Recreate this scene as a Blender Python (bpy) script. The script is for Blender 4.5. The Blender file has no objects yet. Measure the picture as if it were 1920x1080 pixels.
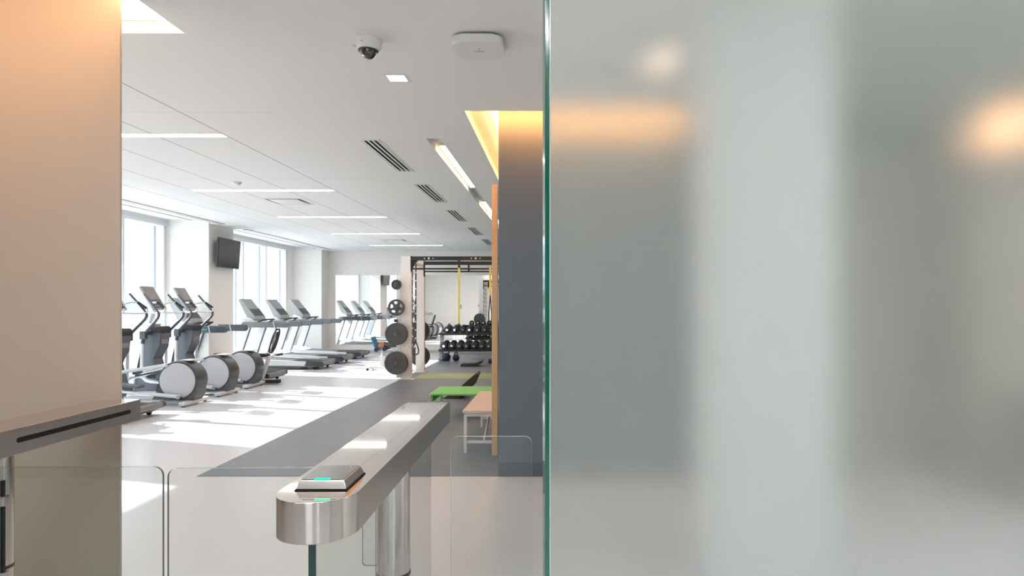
import bpy, bmesh, math, random
from mathutils import Vector, Matrix
random.seed(7)
C = bpy.context.scene.collection
PI = math.pi
R = math.radians

# ------------------------------------------------------------------ materials
def new_mat(name):
    m = bpy.data.materials.new(name); m.use_nodes = True
    nt = m.node_tree; nt.nodes.clear()
    return m, nt, nt.nodes.new('ShaderNodeOutputMaterial')

def pbr(name, col, rough=0.5, metal=0.0, var=0.04, scale=8.0, bump=0.0, spec=0.5, coat=0.0, stretch=None):
    m, nt, out = new_mat(name)
    p = nt.nodes.new('ShaderNodeBsdfPrincipled')
    p.inputs['Roughness'].default_value = rough
    p.inputs['Metallic'].default_value = metal
    p.inputs['Specular IOR Level'].default_value = spec
    p.inputs['Coat Weight'].default_value = coat
    tc = nt.nodes.new('ShaderNodeTexCoord')
    mp = nt.nodes.new('ShaderNodeMapping')
    if stretch: mp.inputs['Scale'].default_value = stretch
    nz = nt.nodes.new('ShaderNodeTexNoise'); nz.inputs['Scale'].default_value = scale; nz.inputs['Detail'].default_value = 3
    mx = nt.nodes.new('ShaderNodeMix'); mx.data_type = 'RGBA'
    c = list(col)
    mx.inputs['A'].default_value = [max(0, v*(1-var)) for v in c]+[1]
    mx.inputs['B'].default_value = [min(1, v*(1+var)) for v in c]+[1]
    nt.links.new(tc.outputs['Object'], mp.inputs['Vector'])
    nt.links.new(mp.outputs['Vector'], nz.inputs['Vector'])
    nt.links.new(nz.outputs['Fac'], mx.inputs['Factor'])
    nt.links.new(mx.outputs['Result'], p.inputs['Base Color'])
    if bump > 0:
        b = nt.nodes.new('ShaderNodeBump'); b.inputs['Strength'].default_value = bump; b.inputs['Distance'].default_value = 0.002
        nt.links.new(nz.outputs['Fac'], b.inputs['Height']); nt.links.new(b.outputs['Normal'], p.inputs['Normal'])
    nt.links.new(p.outputs['BSDF'], out.inputs['Surface'])
    return m

def emit(name, col, strength):
    m, nt, out = new_mat(name)
    e = nt.nodes.new('ShaderNodeEmission'); e.inputs['Color'].default_value = list(col)+[1]; e.inputs['Strength'].default_value = strength
    nt.links.new(e.outputs['Emission'], out.inputs['Surface'])
    return m

def arch_glass(name, tint, refl=0.06, rough=0.0):
    """clear architectural glass: straight-through tint plus a fresnel reflection"""
    m, nt, out = new_mat(name)
    t = nt.nodes.new('ShaderNodeBsdfTransparent'); t.inputs['Color'].default_value = list(tint)+[1]
    g = nt.nodes.new('ShaderNodeBsdfGlossy'); g.inputs['Roughness'].default_value = rough
    f = nt.nodes.new('ShaderNodeFresnel'); f.inputs['IOR'].default_value = 1.45
    mx = nt.nodes.new('ShaderNodeMixShader')
    ge = nt.nodes.new('ShaderNodeNewGeometry')
    iv = nt.nodes.new('ShaderNodeMath'); iv.operation = 'SUBTRACT'; iv.inputs[0].default_value = 1.0
    mu = nt.nodes.new('ShaderNodeMath'); mu.operation = 'MULTIPLY'
    nt.links.new(ge.outputs['Backfacing'], iv.inputs[1])
    nt.links.new(f.outputs['Fac'], mu.inputs[0]); nt.links.new(iv.outputs[0], mu.inputs[1])
    nt.links.new(mu.outputs[0], mx.inputs['Fac'])
    nt.links.new(t.outputs['BSDF'], mx.inputs[1]); nt.links.new(g.outputs['BSDF'], mx.inputs[2])
    nt.links.new(mx.outputs['Shader'], out.inputs['Surface'])
    return m

def frosted(name):
    m, nt, out = new_mat(name)
    r = nt.nodes.new('ShaderNodeBsdfRefraction'); r.inputs['IOR'].default_value = 1.45; r.inputs['Roughness'].default_value = FROST
    r.inputs['Color'].default_value = (.975, 1, .985, 1)
    g = nt.nodes.new('ShaderNodeBsdfGlossy'); g.inputs['Roughness'].default_value = .35
    d = nt.nodes.new('ShaderNodeBsdfTranslucent'); d.inputs['Color'].default_value = (.80, .86, .83, 1)
    f = nt.nodes.new('ShaderNodeFresnel'); f.inputs['IOR'].default_value = 1.3
    a = nt.nodes.new('ShaderNodeMixShader'); a.inputs['Fac'].default_value = .10
    mx = nt.nodes.new('ShaderNodeMixShader')
    nt.links.new(r.outputs['BSDF'], a.inputs[1]); nt.links.new(d.outputs['BSDF'], a.inputs[2])
    dd = nt.nodes.new('ShaderNodeBsdfDiffuse'); dd.inputs['Color'].default_value = (.85, .87, .81, 1)
    a2 = nt.nodes.new('ShaderNodeMixShader'); a2.inputs['Fac'].default_value = .13
    nt.links.new(a.outputs['Shader'], a2.inputs[1]); nt.links.new(dd.outputs['BSDF'], a2.inputs[2])
    nt.links.new(f.outputs['Fac'], mx.inputs['Fac'])
    nt.links.new(a2.outputs['Shader'], mx.inputs[1]); nt.links.new(g.outputs['BSDF'], mx.inputs[2])
    nt.links.new(mx.outputs['Shader'], out.inputs['Surface'])
    return m
FROST = .205

def ceiling_mat():
    m = pbr('ceiling_white', (.80, .80, .785), .85, var=.01, scale=2)
    nt = m.node_tree
    p = [n for n in nt.nodes if n.type == 'BSDF_PRINCIPLED'][0]
    base = p.inputs['Base Color'].links[0].from_socket
    tc = nt.nodes.new('ShaderNodeTexCoord'); sp = nt.nodes.new('ShaderNodeSeparateXYZ')
    nt.links.new(tc.outputs['Object'], sp.inputs['Vector'])
    def M(op, a, b=None, c=None):
        n = nt.nodes.new('ShaderNodeMath'); n.operation = op
        for i, v in enumerate((a, b, c)):
            if v is None: continue
            if isinstance(v, (int, float)): n.inputs[i].default_value = v
            else: nt.links.new(v, n.inputs[i])
        return n.outputs[0]
    x, y = sp.outputs['X'], sp.outputs['Y']
    # long seams every 0.68 m, from x = -3.2 towards the windows
    fx = M('ABSOLUTE', M('SUBTRACT', M('FRACT', M('DIVIDE', M('ADD', x, 3.2+.34+6.8*2), .68)), .5))
    lx = M('MULTIPLY', M('LESS_THAN', fx, .011), M('LESS_THAN', x, -3.15))
    fy = M('ABSOLUTE', M('SUBTRACT', M('FRACT', M('DIVIDE', M('ADD', y, 2.95*4 - 5.56 + 1.475), 2.95)), .5))
    ly = M('MULTIPLY', M('MULTIPLY', M('LESS_THAN', fy, .0022), M('LESS_THAN', x, -2.4)), .3)
    line = M('MULTIPLY', M('MAXIMUM', lx, ly), M('GREATER_THAN', y, 4.4))
    mx = nt.nodes.new('ShaderNodeMix'); mx.data_type = 'RGBA'
    nt.links.new(line, mx.inputs['Factor']); nt.links.new(base, mx.inputs['A']); mx.inputs['B'].default_value = (.42, .42, .41, 1)
    nt.links.new(mx.outputs['Result'], p.inputs['Base Color'])
    return m

M = {}
M['ceiling'] = ceiling_mat()
M['wall'] = pbr('painted_wall', (.80, .78, .745), .8, var=.015, scale=1.5)
M['beige'] = pbr('beige_wall', (.54, .465, .39), .75, var=.02, scale=1.2)
M['blue'] = pbr('blue_grey_wall', (.125, .155, .185), .55, var=.04, scale=1.5)
M['bluebase'] = pbr('blue_baseboard', (.10, .115, .135), .5)
M['taupe'] = pbr('taupe_wall', (.36, .31, .25), .75)
M['sage'] = pbr('sage_wall', (.52, .55, .47), .8)
M['sagedark'] = pbr('sage_ceiling_dim', (.26, .31, .275), .9)
M['column'] = pbr('column_white', (.74, .765, .765), .6, var=.01)
M['lobbywall'] = pbr('lobby_wall', (.50, .43, .36), .7)
M['lightfloor'] = pbr('light_floor', (.62, .625, .65), .30, var=.03, scale=1.2, spec=.5)
M['rubber'] = pbr('rubber_floor', (.165, .185, .208), .42, var=.16, scale=3, bump=.05, stretch=(.6, 2.5, 1))
M['green'] = pbr('green_line', (.34, .40, .16), .5, var=.06)
M['greenlight'] = pbr('green_line_light', (.52, .56, .34), .5, var=.05)
M['greenpaint'] = pbr('green_paint', (.17, .60, .10), .4, var=.05)
M['wood'] = pbr('oak_edge', (.74, .49, .26), .5, var=.10, scale=6, stretch=(12, 12, .6))
M['benchtop'] = pbr('bench_top', (.70, .58, .48), .45, var=.04, scale=5, stretch=(1, 8, 1))
M['whitemetal'] = pbr('white_metal', (.78, .78, .78), .35, var=.015)
M['rigwhite'] = pbr('rig_white', (.78, .77, .76), .45, var=.015)
M['blackmetal'] = pbr('black_metal', (.022, .021, .020), .38, var=.1)
M['rubberblack'] = pbr('black_rubber', (.030, .032, .034), .55, var=.15, scale=30)
M['plate'] = pbr('iron_plate', (.060, .062, .064), .45, var=.12, scale=20, bump=.1)
M['steel'] = pbr('brushed_steel', (.60, .55, .51), .30, .90, var=.05, scale=30, stretch=(1, 40, 40))
M['steelfront'] = pbr('streaked_steel_front', (.62, .575, .52), .12, 1.0, var=.10, scale=26, stretch=(8, 8, .05))  # vertical streaks in the colour imitate bands reflected by brushed steel
M['steeltop'] = pbr('polished_steel_top', (.80, .71, .645), .035, 1.0, var=.02, scale=20, stretch=(40, 1, 1))
M['steelpost'] = pbr('steel_post', (.60, .57, .53), .16, 1.0, var=.04, scale=20, stretch=(30, 30, .4))
M['chrome'] = pbr('chrome', (.80, .80, .80), .15, 1.0, var=.01)
M['alu'] = pbr('aluminium_frame', (.62, .66, .69), .45, var=.02)
M['aludark'] = pbr('aluminium_dark', (.26, .29, .31), .45, var=.03)
M['silver'] = pbr('silver_plastic', (.64, .66, .68), .35, .25, var=.02)
M['disc'] = pbr('disc_plastic', (.50, .52, .55), .40, .1, var=.03, scale=2)
M['machinewhite'] = pbr('machine_white', (.62, .65, .68), .38, var=.02)
M['shroud'] = pbr('grey_shroud', (.085, .10, .118), .42, var=.06)
M['housing'] = pbr('charcoal_housing', (.060, .064, .068), .34, .2, var=.08, scale=4)
M['handle'] = pbr('handle_grey', (.10, .10, .105), .4, .3, var=.08)
M['grip'] = pbr('grip_black', (.018, .018, .020), .6, var=.1)
M['greyrail'] = pbr('rail_grey', (.17, .185, .20), .45, var=.05)
M['belt'] = pbr('belt', (.05, .05, .052), .7, var=.1)
M['decksilver'] = pbr('deck_silver', (.60, .62, .62), .35, .2, var=.03)
M['bezel'] = pbr('console_bezel', (.30, .32, .32), .35, .1, var=.04)
M['screen'] = pbr('screen_grey', (.26, .235, .225), .16, var=.03, spec=.7)
M['tvscreen'] = pbr('tv_screen', (.055, .058, .060), .14, var=.04, scale=1, spec=.6)
M['teal'] = pbr('teal_letter', (.12, .55, .56), .4)
M['keypad'] = pbr('keypad', (.04, .045, .045), .4)
M['blackgap'] = pbr('black_gap', (.006, .006, .006), .9, var=.0)
M['trimgrey'] = pbr('trim_grey', (.46, .46, .45), .6, var=.03)
M['plasticwhite'] = pbr('plastic_white', (.76, .76, .74), .35, var=.01)
M['domeglass'] = pbr('smoked_dome', (.03, .026, .024), .04, var=.0, spec=.8, coat=1)
M['yellow'] = pbr('yellow_webbing', (.80, .72, .14), .6, var=.08)
M['navy'] = pbr('navy_vinyl', (.014, .021, .045), .4, var=.1)
M['bluepad'] = pbr('blue_vinyl', (.02, .16, .27), .4, var=.1)
M['orange'] = pbr('orange_block', (.52, .17, .09), .5, var=.06)
M['readertop'] = pbr('reader_top', (.16, .15, .145), .22, .5, var=.02)
M['charcoalcloth'] = pbr('charcoal_cloth', (.035, .040, .055), .9, var=.1)
M['greenglassedge'] = pbr('green_glass_edge', (.005, .115, .070), .12, var=.12, scale=3, spec=.8, coat=1)
M['palegreenedge'] = pbr('pale_glass_edge', (.42, .60, .55), .15, var=.03, spec=.8)
M['deepgreenedge'] = pbr('deep_green_edge', (.004, .050, .030), .2, var=.1, spec=.6)
M['glassrim'] = pbr('glass_rim', (.14, .17, .165), .2, var=.05, spec=.8)
M['glassrimlight'] = pbr('glass_rim_light', (.62, .64, .62), .2, var=.05, spec=.8)
M['gateglass'] = arch_glass('gate_glass', (.95, .97, .965))
M['infillglass'] = arch_glass('infill_glass', (.935, .96, .945))
M['walnut'] = pbr('walnut_wall', (.16, .105, .065), .5, var=.15, scale=5, stretch=(6, 6, .5))
M['windowglass'] = arch_glass('window_glass', (.99, 1, 1))
M['frosted'] = frosted('frosted_glass')
M['mirror'] = pbr('mirror_silver', (.86, .89, .88), .01, 1.0, var=.0)
M['ext'] = pbr('pale_facade', (.62, .66, .70), .9, var=.04, scale=.4)
M['extwin'] = pbr('facade_window', (.34, .40, .46), .3, var=.04)
M['extground'] = pbr('pale_paving', (.55, .55, .55), .9, var=.05, scale=.5)
M['lightwhite'] = emit('light_white', (1.0, .985, .94), 14.0)
M['lobbyfill'] = emit('lobby_fill', (.98, .985, 1.0), 28.0)
M['lightwarm'] = emit('light_warm', (1.0, .74, .46), 6.0)
M['cove'] = emit('cove_led', (1.0, .56, .26), 13.0)
M['coveright'] = emit('cove_led_side', (1.0, .40, .10), 38.0)
M['lightamber'] = emit('light_amber', (1.0, .52, .24), 5.0)
M['lightpeach'] = emit('light_peach', (1.0, .70, .50), 1.5)
M['recessglow'] = emit('recess_glow_warm', (1.0, .86, .66), 2.6)
M['led'] = emit('green_led', (.0, 1.0, .16), 2.6)

# ------------------------------------------------------------------ mesh builder
class MB:
    def __init__(s): s.bm = bmesh.new(); s.mi = 0
    def _setmi(s, faces):
        for f in faces: f.material_index = s.mi
    def box(s, lo, hi, rot=None, piv=None, bev=0.0, seg=2):
        lo, hi = Vector(lo), Vector(hi)
        c = (lo+hi)/2; d = hi-lo
        r = bmesh.ops.create_cube(s.bm, size=1.0)
        vs = r['verts']
        for v in vs: v.co = Vector((v.co.x*d.x, v.co.y*d.y, v.co.z*d.z)) + c
        fs = set(f for v in vs for f in v.link_faces); s._setmi(fs)
        if bev > 0:
            es = list(set(e for v in vs for e in v.link_edges))
            rr = bmesh.ops.bevel(s.bm, geom=es, offset=min(bev, min(d)*.49), segments=seg, affect='EDGES', profile=.5)
            vs = list(set(v for f in rr['faces'] for v in f.verts)); s._setmi(rr['faces'])
            # bevel consumes originals; every vert now belongs to bevel faces
        if rot is not None:
            p = Vector(piv) if piv is not None else c
            m = Matrix.Translation(p) @ rot.to_4x4() @ Matrix.Translation(-p)
            bmesh.ops.transform(s.bm, matrix=m, verts=vs)
        return s
    def cyl(s, p0, p1, r0, r1=None, n=16, cap=True):
        p0, p1 = Vector(p0), Vector(p1); r1 = r0 if r1 is None else r1
        ax = (p1-p0).normalized(); q = ax.to_track_quat('Z', 'Y').to_matrix()
        ra = [s.bm.verts.new(p0 + q @ Vector((r0*math.cos(2*PI*i/n), r0*math.sin(2*PI*i/n), 0))) for i in range(n)]
        rb = [s.bm.verts.new(p1 + q @ Vector((r1*math.cos(2*PI*i/n), r1*math.sin(2*PI*i/n), 0))) for i in range(n)]
        fs = [s.bm.faces.new((ra[i], ra[(i+1) % n], rb[(i+1) % n], rb[i])) for i in range(n)]
        if cap: fs += [s.bm.faces.new(ra[::-1]), s.bm.faces.new(rb)]
        s._setmi(fs); return s
    def tube(s, pts, r, n=10, smooth=0, flat=1.0):
        pts = [Vector(p) for p in pts]
        for _ in range(smooth):
            q = [pts[0]]
            for a, b in zip(pts[:-1], pts[1:]): q += [a.lerp(b, .25), a.lerp(b, .75)]
            q.append(pts[-1]); pts = q
        rings = []
        nrm = None
        for i, p in enumerate(pts):
            t = (pts[min(i+1, len(pts)-1)] - pts[max(i-1, 0)]).normalized()
            if nrm is None:
                up = Vector((0, 0, 1)) if abs(t.z) < .9 else Vector((0, 1, 0))
                nrm = t.cross(up).normalized()
            nrm = (nrm - t*nrm.dot(t)).normalized()
            b = t.cross(nrm)
            rr = r[i*(len(r)-1)//max(1, len(pts)-1)] if isinstance(r, (list, tuple)) else r
            rings.append([s.bm.verts.new(p + nrm*rr*math.cos(2*PI*k/n) + b*rr*flat*math.sin(2*PI*k/n)) for k in range(n)])
        fs = []
        for a, b in zip(rings[:-1], rings[1:]):
            for k in range(n): fs.append(s.bm.faces.new((a[k], a[(k+1) % n], b[(k+1) % n], b[k])))
        fs += [s.bm.faces.new(rings[0][::-1]), s.bm.faces.new(rings[-1])]
        s._setmi(fs); return s
    def prism(s, prof, axis, a, b, bev=0.0, sidemi=None):
        """prof: list of 2D points; axis 'x': (y,z), 'y': (x,z), 'z': (x,y)"""
        def P(u, v, w):
            return {'x': (w, u, v), 'y': (u, w, v), 'z': (u, v, w)}[axis]
        va = [s.bm.verts.new(P(u, v, a)) for u, v in prof]
        vb = [s.bm.verts.new(P(u, v, b)) for u, v in prof]
        n = len(prof)
        ca, cb = s.bm.faces.new(va), s.bm.faces.new(vb[::-1])
        side = [s.bm.faces.new((va[i], vb[i], vb[(i+1) % n], va[(i+1) % n])) for i in range(n)]
        s._setmi([ca, cb]+side)
        if sidemi is not None:
            for f in side: f.material_index = sidemi
        if bev > 0:
            es = list(ca.edges)+list(cb.edges)
            bmesh.ops.bevel(s.bm, geom=es, offset=bev, segments=3, affect='EDGES', profile=.5)
        return s
    def lathe(s, prof, center=(0, 0, 0), axis='z', n=32):
        """prof: list of (r, h) along axis"""
        cx = Vector(center)
        def P(r, h, t):
            c_, s_ = r*math.cos(t), r*math.sin(t)
            return cx + Vector({'z': (c_, s_, h), 'y': (c_, h, s_), 'x': (h, c_, s_)}[axis])
        rings = []
        for r, h in prof:
            if r < 1e-6: rings.append([s.bm.verts.new(P(0, h, 0))])
            else: rings.append([s.bm.verts.new(P(r, h, 2*PI*k/n)) for k in range(n)])
        fs = []
        for a, b in zip(rings[:-1], rings[1:]):
            for k in range(n):
                k2 = (k+1) % n
                if len(a) == 1 and len(b) == 1: continue
                if len(a) == 1: fs.append(s.bm.faces.new((a[0], b[k], b[k2])))
                elif len(b) == 1: fs.append(s.bm.faces.new((a[k], a[k2], b[0])))
                else: fs.append(s.bm.faces.new((a[k], a[k2], b[k2], b[k])))
        closed = tuple(prof[0]) == tuple(prof[-1])
        if len(rings[0]) > 1 and not closed: fs.append(s.bm.faces.new(rings[0][::-1]))
        if len(rings[-1]) > 1 and not closed: fs.append(s.bm.faces.new(rings[-1]))
        s._setmi(fs)
        if closed: bmesh.ops.remove_doubles(s.bm, verts=[v for v in rings[0]+rings[-1]], dist=1e-6)
        return s
    def build(s, name, mats, parent=None, smooth=40, loc=None):
        bmesh.ops.recalc_face_normals(s.bm, faces=s.bm.faces)
        me = bpy.data.meshes.new(name); s.bm.to_mesh(me); s.bm.free()
        for m in (mats if isinstance(mats, (list, tuple)) else [mats]): me.materials.append(M[m] if isinstance(m, str) else m)
        for p in me.polygons: p.use_smooth = True
        me.set_sharp_from_angle(angle=R(smooth))
        o = bpy.data.objects.new(name, me); C.objects.link(o)
        wn = o.modifiers.new('weighted_normals', 'WEIGHTED_NORMAL'); wn.keep_sharp = True; wn.weight = 80
        if parent: o.parent = parent
        if loc: o.location = loc
        return o

def slab(name, mat, axis, u, v, w, holes=()):
    """slab with rectangular through-holes. axis = thickness axis; u,v spans in the other two; holes (u0,u1,v0,v1)"""
    us = sorted(set([u[0], u[1]] + [min(max(h[i], u[0]), u[1]) for h in holes for i in (0, 1)]))
    vs = sorted(set([v[0], v[1]] + [min(max(h[i], v[0]), v[1]) for h in holes for i in (2, 3)]))
    bm = bmesh.new()
    def P(a, b, c): return {'x': (c, a, b), 'y': (a, c, b), 'z': (a, b, c)}[axis]
    vert = {}
    def V(i, j, k):
        if (i, j, k) not in vert: vert[(i, j, k)] = bm.verts.new(P(us[i], vs[j], w[k]))
        return vert[(i, j, k)]
    def solid(i, j):
        if i < 0 or j < 0 or i >= len(us)-1 or j >= len(vs)-1: return False
        cu, cv = (us[i]+us[i+1])/2, (vs[j]+vs[j+1])/2
        return not any(h[0] < cu < h[1] and h[2] < cv < h[3] for h in holes)
    for i in range(len(us)-1):
        for j in range(len(vs)-1):
            if not solid(i, j): continue
            for k in (0, 1): bm.faces.new((V(i, j, k), V(i+1, j, k), V(i+1, j+1, k), V(i, j+1, k)))
            if not solid(i-1, j): bm.faces.new((V(i, j, 0), V(i, j+1, 0), V(i, j+1, 1), V(i, j, 1)))
            if not solid(i+1, j): bm.faces.new((V(i+1, j, 0), V(i+1, j+1, 0), V(i+1, j+1, 1), V(i+1, j, 1)))
            if not solid(i, j-1): bm.faces.new((V(i, j, 0), V(i+1, j, 0), V(i+1, j, 1), V(i, j, 1)))
            if not solid(i, j+1): bm.faces.new((V(i, j+1, 0), V(i+1, j+1, 0), V(i+1, j+1, 1), V(i, j+1, 1)))
    bmesh.ops.recalc_face_normals(bm, faces=bm.faces)
    me = bpy.data.meshes.new(name); bm.to_mesh(me); bm.free(); me.materials.append(M[mat])
    o = bpy.data.objects.new(name, me); C.objects.link(o)
    o['kind'] = 'structure'
    return o

def thing(name, label, cat, loc=(0, 0, 0), rz=0.0, group=None):
    o = bpy.data.objects.new(name, None); C.objects.link(o); o.empty_display_size = .1
    o.location = loc; o.rotation_euler = (0, 0, rz)
    o['label'] = label; o['category'] = cat
    if group: o['group'] = group
    return o
def tag(o, label, cat, group=None, kind=None):
    o['label'] = label; o['category'] = cat
    if group: o['group'] = group
    if kind: o['kind'] = kind
    return o
def struct(o): o['kind'] = 'structure'; return o
def dup(o, loc=None, label=None, rz=None, parent=None):
    c = o.copy(); C.objects.link(c)
    if parent is not None: c.parent = parent
    if loc is not None: c.location = loc
    if rz is not None: c.rotation_euler = (0, 0, rz)
    if label: c['label'] = label
    for ch in list(o.children): dup(ch, parent=c)
    return c
def rrect(x0, x1, y0, y1, r, corners=(1, 1, 1, 1), n=6):
    """rounded rectangle profile; corners: (x1y1, x0y1, x0y0, x1y0)"""
    pts = []
    for k, (cx, cy, a0) in enumerate(((x1-r, y1-r, 0), (x0+r, y1-r, 90), (x0+r, y0+r, 180), (x1-r, y0+r, 270))):
        if corners[k]:
            for i in range(n+1):
                a = R(a0 + 90*i/n); pts.append((cx+r*math.cos(a), cy+r*math.sin(a)))
        else:
            pts.append(((x1, y1), (x0, y1), (x0, y0), (x1, y0))[k])
    return pts

# ------------------------------------------------------------------ the setting
ZC, ZR = 3.12, 3.20
XW = -7.9          # window plane
XB = -3.15         # border of the dark rubber floor
YB = 20.2          # back wall
def struct_box(name, mat, lo, hi): return struct(MB().box(lo, hi).build(name, mat))

struct_box('floor', 'lightfloor', (-8.4, -4.2, -.2), (6.2, 20.6, 0))
struct_box('floor_rubber', 'rubber', (XB, 5.73, 0), (-.526, YB, .004))
# green floor lines
b = MB(); b.box((-2.93, 13.15, .004), (-.526, 14.25, .007)); struct(b.build('floor_marking', 'green'))
b = MB(); b.box((-2.93, 13.70, .007), (-.526, 13.78, .009)); struct(b.build('floor_marking', 'greenlight'))

LY = [3.40, 6.33, 9.40, 12.27, 15.2, 18.2]
DIFF = [(-4.27, 10.4), (-4.2, 16.8)]
VENT = [(6.5, 8.05), (8.93, 10.47), (11.37, 12.95), (13.95, 15.5), (16.45, 18.1)]
holes = [(-4.4, -2.24, 2.7, 3.94), (-.79, 1.3, 5.53, 16.0), (-1.30, -1.165, 6.45, 16.5)]
for y in LY[1:]: holes.append((-5.24, -3.2, y-.07, y+.07))
for x, y in DIFF: holes.append((x-.3, x+.3, y-.3, y+.3))
for y0, y1 in VENT: holes.append((-1.97, -1.77, y0, y1))
holes.append((-1.225, -1.095, 4.655, 4.785))
for y0, y1 in ((5.1, 7.1), (8.15, 13.3), (14.3, 19.6)): holes.append((-7.96, -6.86, y0, y1+.04))
slab('ceiling', 'ceiling', 'z', (-8.25, 6.2), (-4.2, 20.6), (ZC, ZR), holes)
struct_box('ceiling_upper', 'ceiling', (-8.25, -4.2, ZR), (6.2, 20.6, 3.4))
for y0, y1 in ((5.1, 7.1), (8.15, 13.3), (14.3, 19.6)):
    struct_box('trim_1', 'trimgrey', (-6.86, y0, ZC-.012), (-6.74, y1, ZC))
    struct_box('trim_2', 'trimgrey', (-7.44, y0, ZR-.012), (-7.42, y1, ZR))

# left wall with window openings
W1 = [5.2, 6.1, 7.0]
W2 = [8.2, 9.45, 10.7, 11.95, 13.2]
W3 = [14.4, 15.3, 16.5, 17.8, 19.1]
slab('wall_left', 'wall', 'x', (-4.2, 20.6), (0, ZR), (-8.25, XW), [(W[0]-.03, W[-1]+.06, .06, 3.14) for W in (W1, W2, W3)])
for i, W in enumerate((W1, W2, W3)):
    e = bpy.data.objects.new('window_%d' % (i+1), None); C.objects.link(e); e.location = (XW, (W[0]+W[-1])/2, .06); struct(e)
    y0c = (W[0]+W[-1])/2
    z1 = 3.07
    fr = MB()
    fr.box((-.2, W[0]-.03-y0c, z1-.07), (.02, W[-1]+.06-y0c, z1+.005)); fr.box((-.2, W[0]-.03-y0c, 0), (.02, W[-1]+.06-y0c, .07))
    for y in W: fr.box((-.19, y-.03-y0c, .07), (.0, y+.03-y0c, z1-.07), bev=.004)
    fr.build('window_frame', 'alu', e)
    g = MB()
    for y in W: g.box((-.2, y-.045-y0c, .07), (-.17, y-.03-y0c, z1-.07))
    g.build('window_gasket', 'aludark', e)
    for a, c in zip(W[:-1], W[1:]):
        MB().box((-.12, a+.03-y0c, .07), (-.112, c-.03-y0c, z1-.07)).build('window_pane', 'windowglass', e)
# pillars between the windows
for k, (y0, y1) in enumerate(((7.1, 8.1), (13.3, 14.3), (19.62, 20.2))):
    struct_box('pillar', 'wall', (XW, y0, 0), (-7.07, y1, ZR if k < 2 else ZC))
struct_box('wall_back', 'wall', (-8.25, YB, 0), (-.4, YB+.2, ZR))
struct_box('baseboard_back', 'trimgrey', (-7.07, YB-.012, 0), (-.526, YB, .09))

# mirrors on the back wall
for (x0, x1, lab) in ((-6.84, -4.56, 'wide frameless wall mirror left of the rig reflecting the treadmills'),
                      (-4.50, -.60, 'wide frameless wall mirror behind the dumbbell rack and rig')):
    cx = (x0+x1)/2
    e = thing('wall_mirror', lab, 'mirror', (cx, YB, .26), 0)
    MB().box((x0-cx, -.012, 0), (x1-cx, -.006, 2.12)).build('mirror_glass', 'mirror', e)
    MB().box((x0-cx, -.006, 0), (x1-cx, -.0005, 2.12)).build('mirror_backing', 'trimgrey', e)

# beige panel wall on the left, near
struct(MB().box((-8.25, 3.50, 0), (-2.332, 3.512, ZR-.002)).build('wall_beige', 'beige'))
struct_box('wall_front', 'wall', (-8.25, 3.512, 0), (-2.334, 3.518, ZR-.002))
# blue grey wall at right
struct_box('wall_blue', 'blue', (-.526, 5.73, 0), (1.32, 20.6, ZR-.001))
struct_box('baseboard_blue', 'bluebase', (-.526, 5.722, 0), (1.32, 5.73, .115))
# white column and the corner beyond it, seen through the frosted glass
struct_box('wall_column', 'column', (.80, 3.35, 0), (1.41, 3.9, ZC))
struct_box('wall_recess', 'sage', (1.33, 6.5, 0), (6.2, 6.7, ZC))
struct_box('wall_taupe', 'taupe', (3.30, 5.2, 0), (6.2, 5.4, ZC))
struct_box('ceiling_dim', 'sagedark', (1.50, 3.1, ZC-.03), (6.2, 6.5, ZC-.001))  # dark sheet colours in the dimness of this stretch of ceiling
# lobby behind the camera; wall openings shaped for bright streaks in the steel
slab('wall_lobby', 'walnut', 'y', (-8.4, 6.2), (0, ZC), (-4.2, -4.0), [(-2.2, -.4, .0, 2.6), (.9, 1.5, .0, 2.6)])
struct_box('wall_streak_panel', 'walnut', (5.54, -3.9, 0), (5.6, -.9, ZC))  # unseen dark panels added so the steel reflects dark streaks
struct_box('wall_streak_panel', 'walnut', (-4.45, -2.6, 0), (-4.40, -.4, ZC))
struct_box('wall_streak_panel', 'walnut', (-4.45, 1.0, 0), (-4.40, 2.1, ZC))
struct_box('wall_right', 'lobbywall', (5.6, -4.0, 0), (5.8, 6.5, ZC))
struct_box('wall_lobby_left', 'lobbywall', (-4.6, -4.0, 0), (-4.45, 3.5, ZC))
e = bpy.data.objects.new('reflection_door_1', None); C.objects.link(e); e.location = (-1.3, -4.1, 0); struct(e)  # unseen glazed opening added as a bright reflection for the steel
f = MB()
for x in (-.865, 0, .865): f.box((x-.035, -.04, 0), (x+.035, .04, 2.6))
f.box((-.9, -.04, 2.5), (.9, .04, 2.6)); f.build('door_frame', 'aludark', e)
MB().box((-.86, -.006, .0), (.86, .006, 2.5)).build('door_glass', 'windowglass', e)

# oak edged panel at the end of the blue wall
o = struct(MB().box((-.663, 6.50, 0.004), (-.605, 6.56, 2.68), bev=.003).build('partition', 'wood'))

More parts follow.
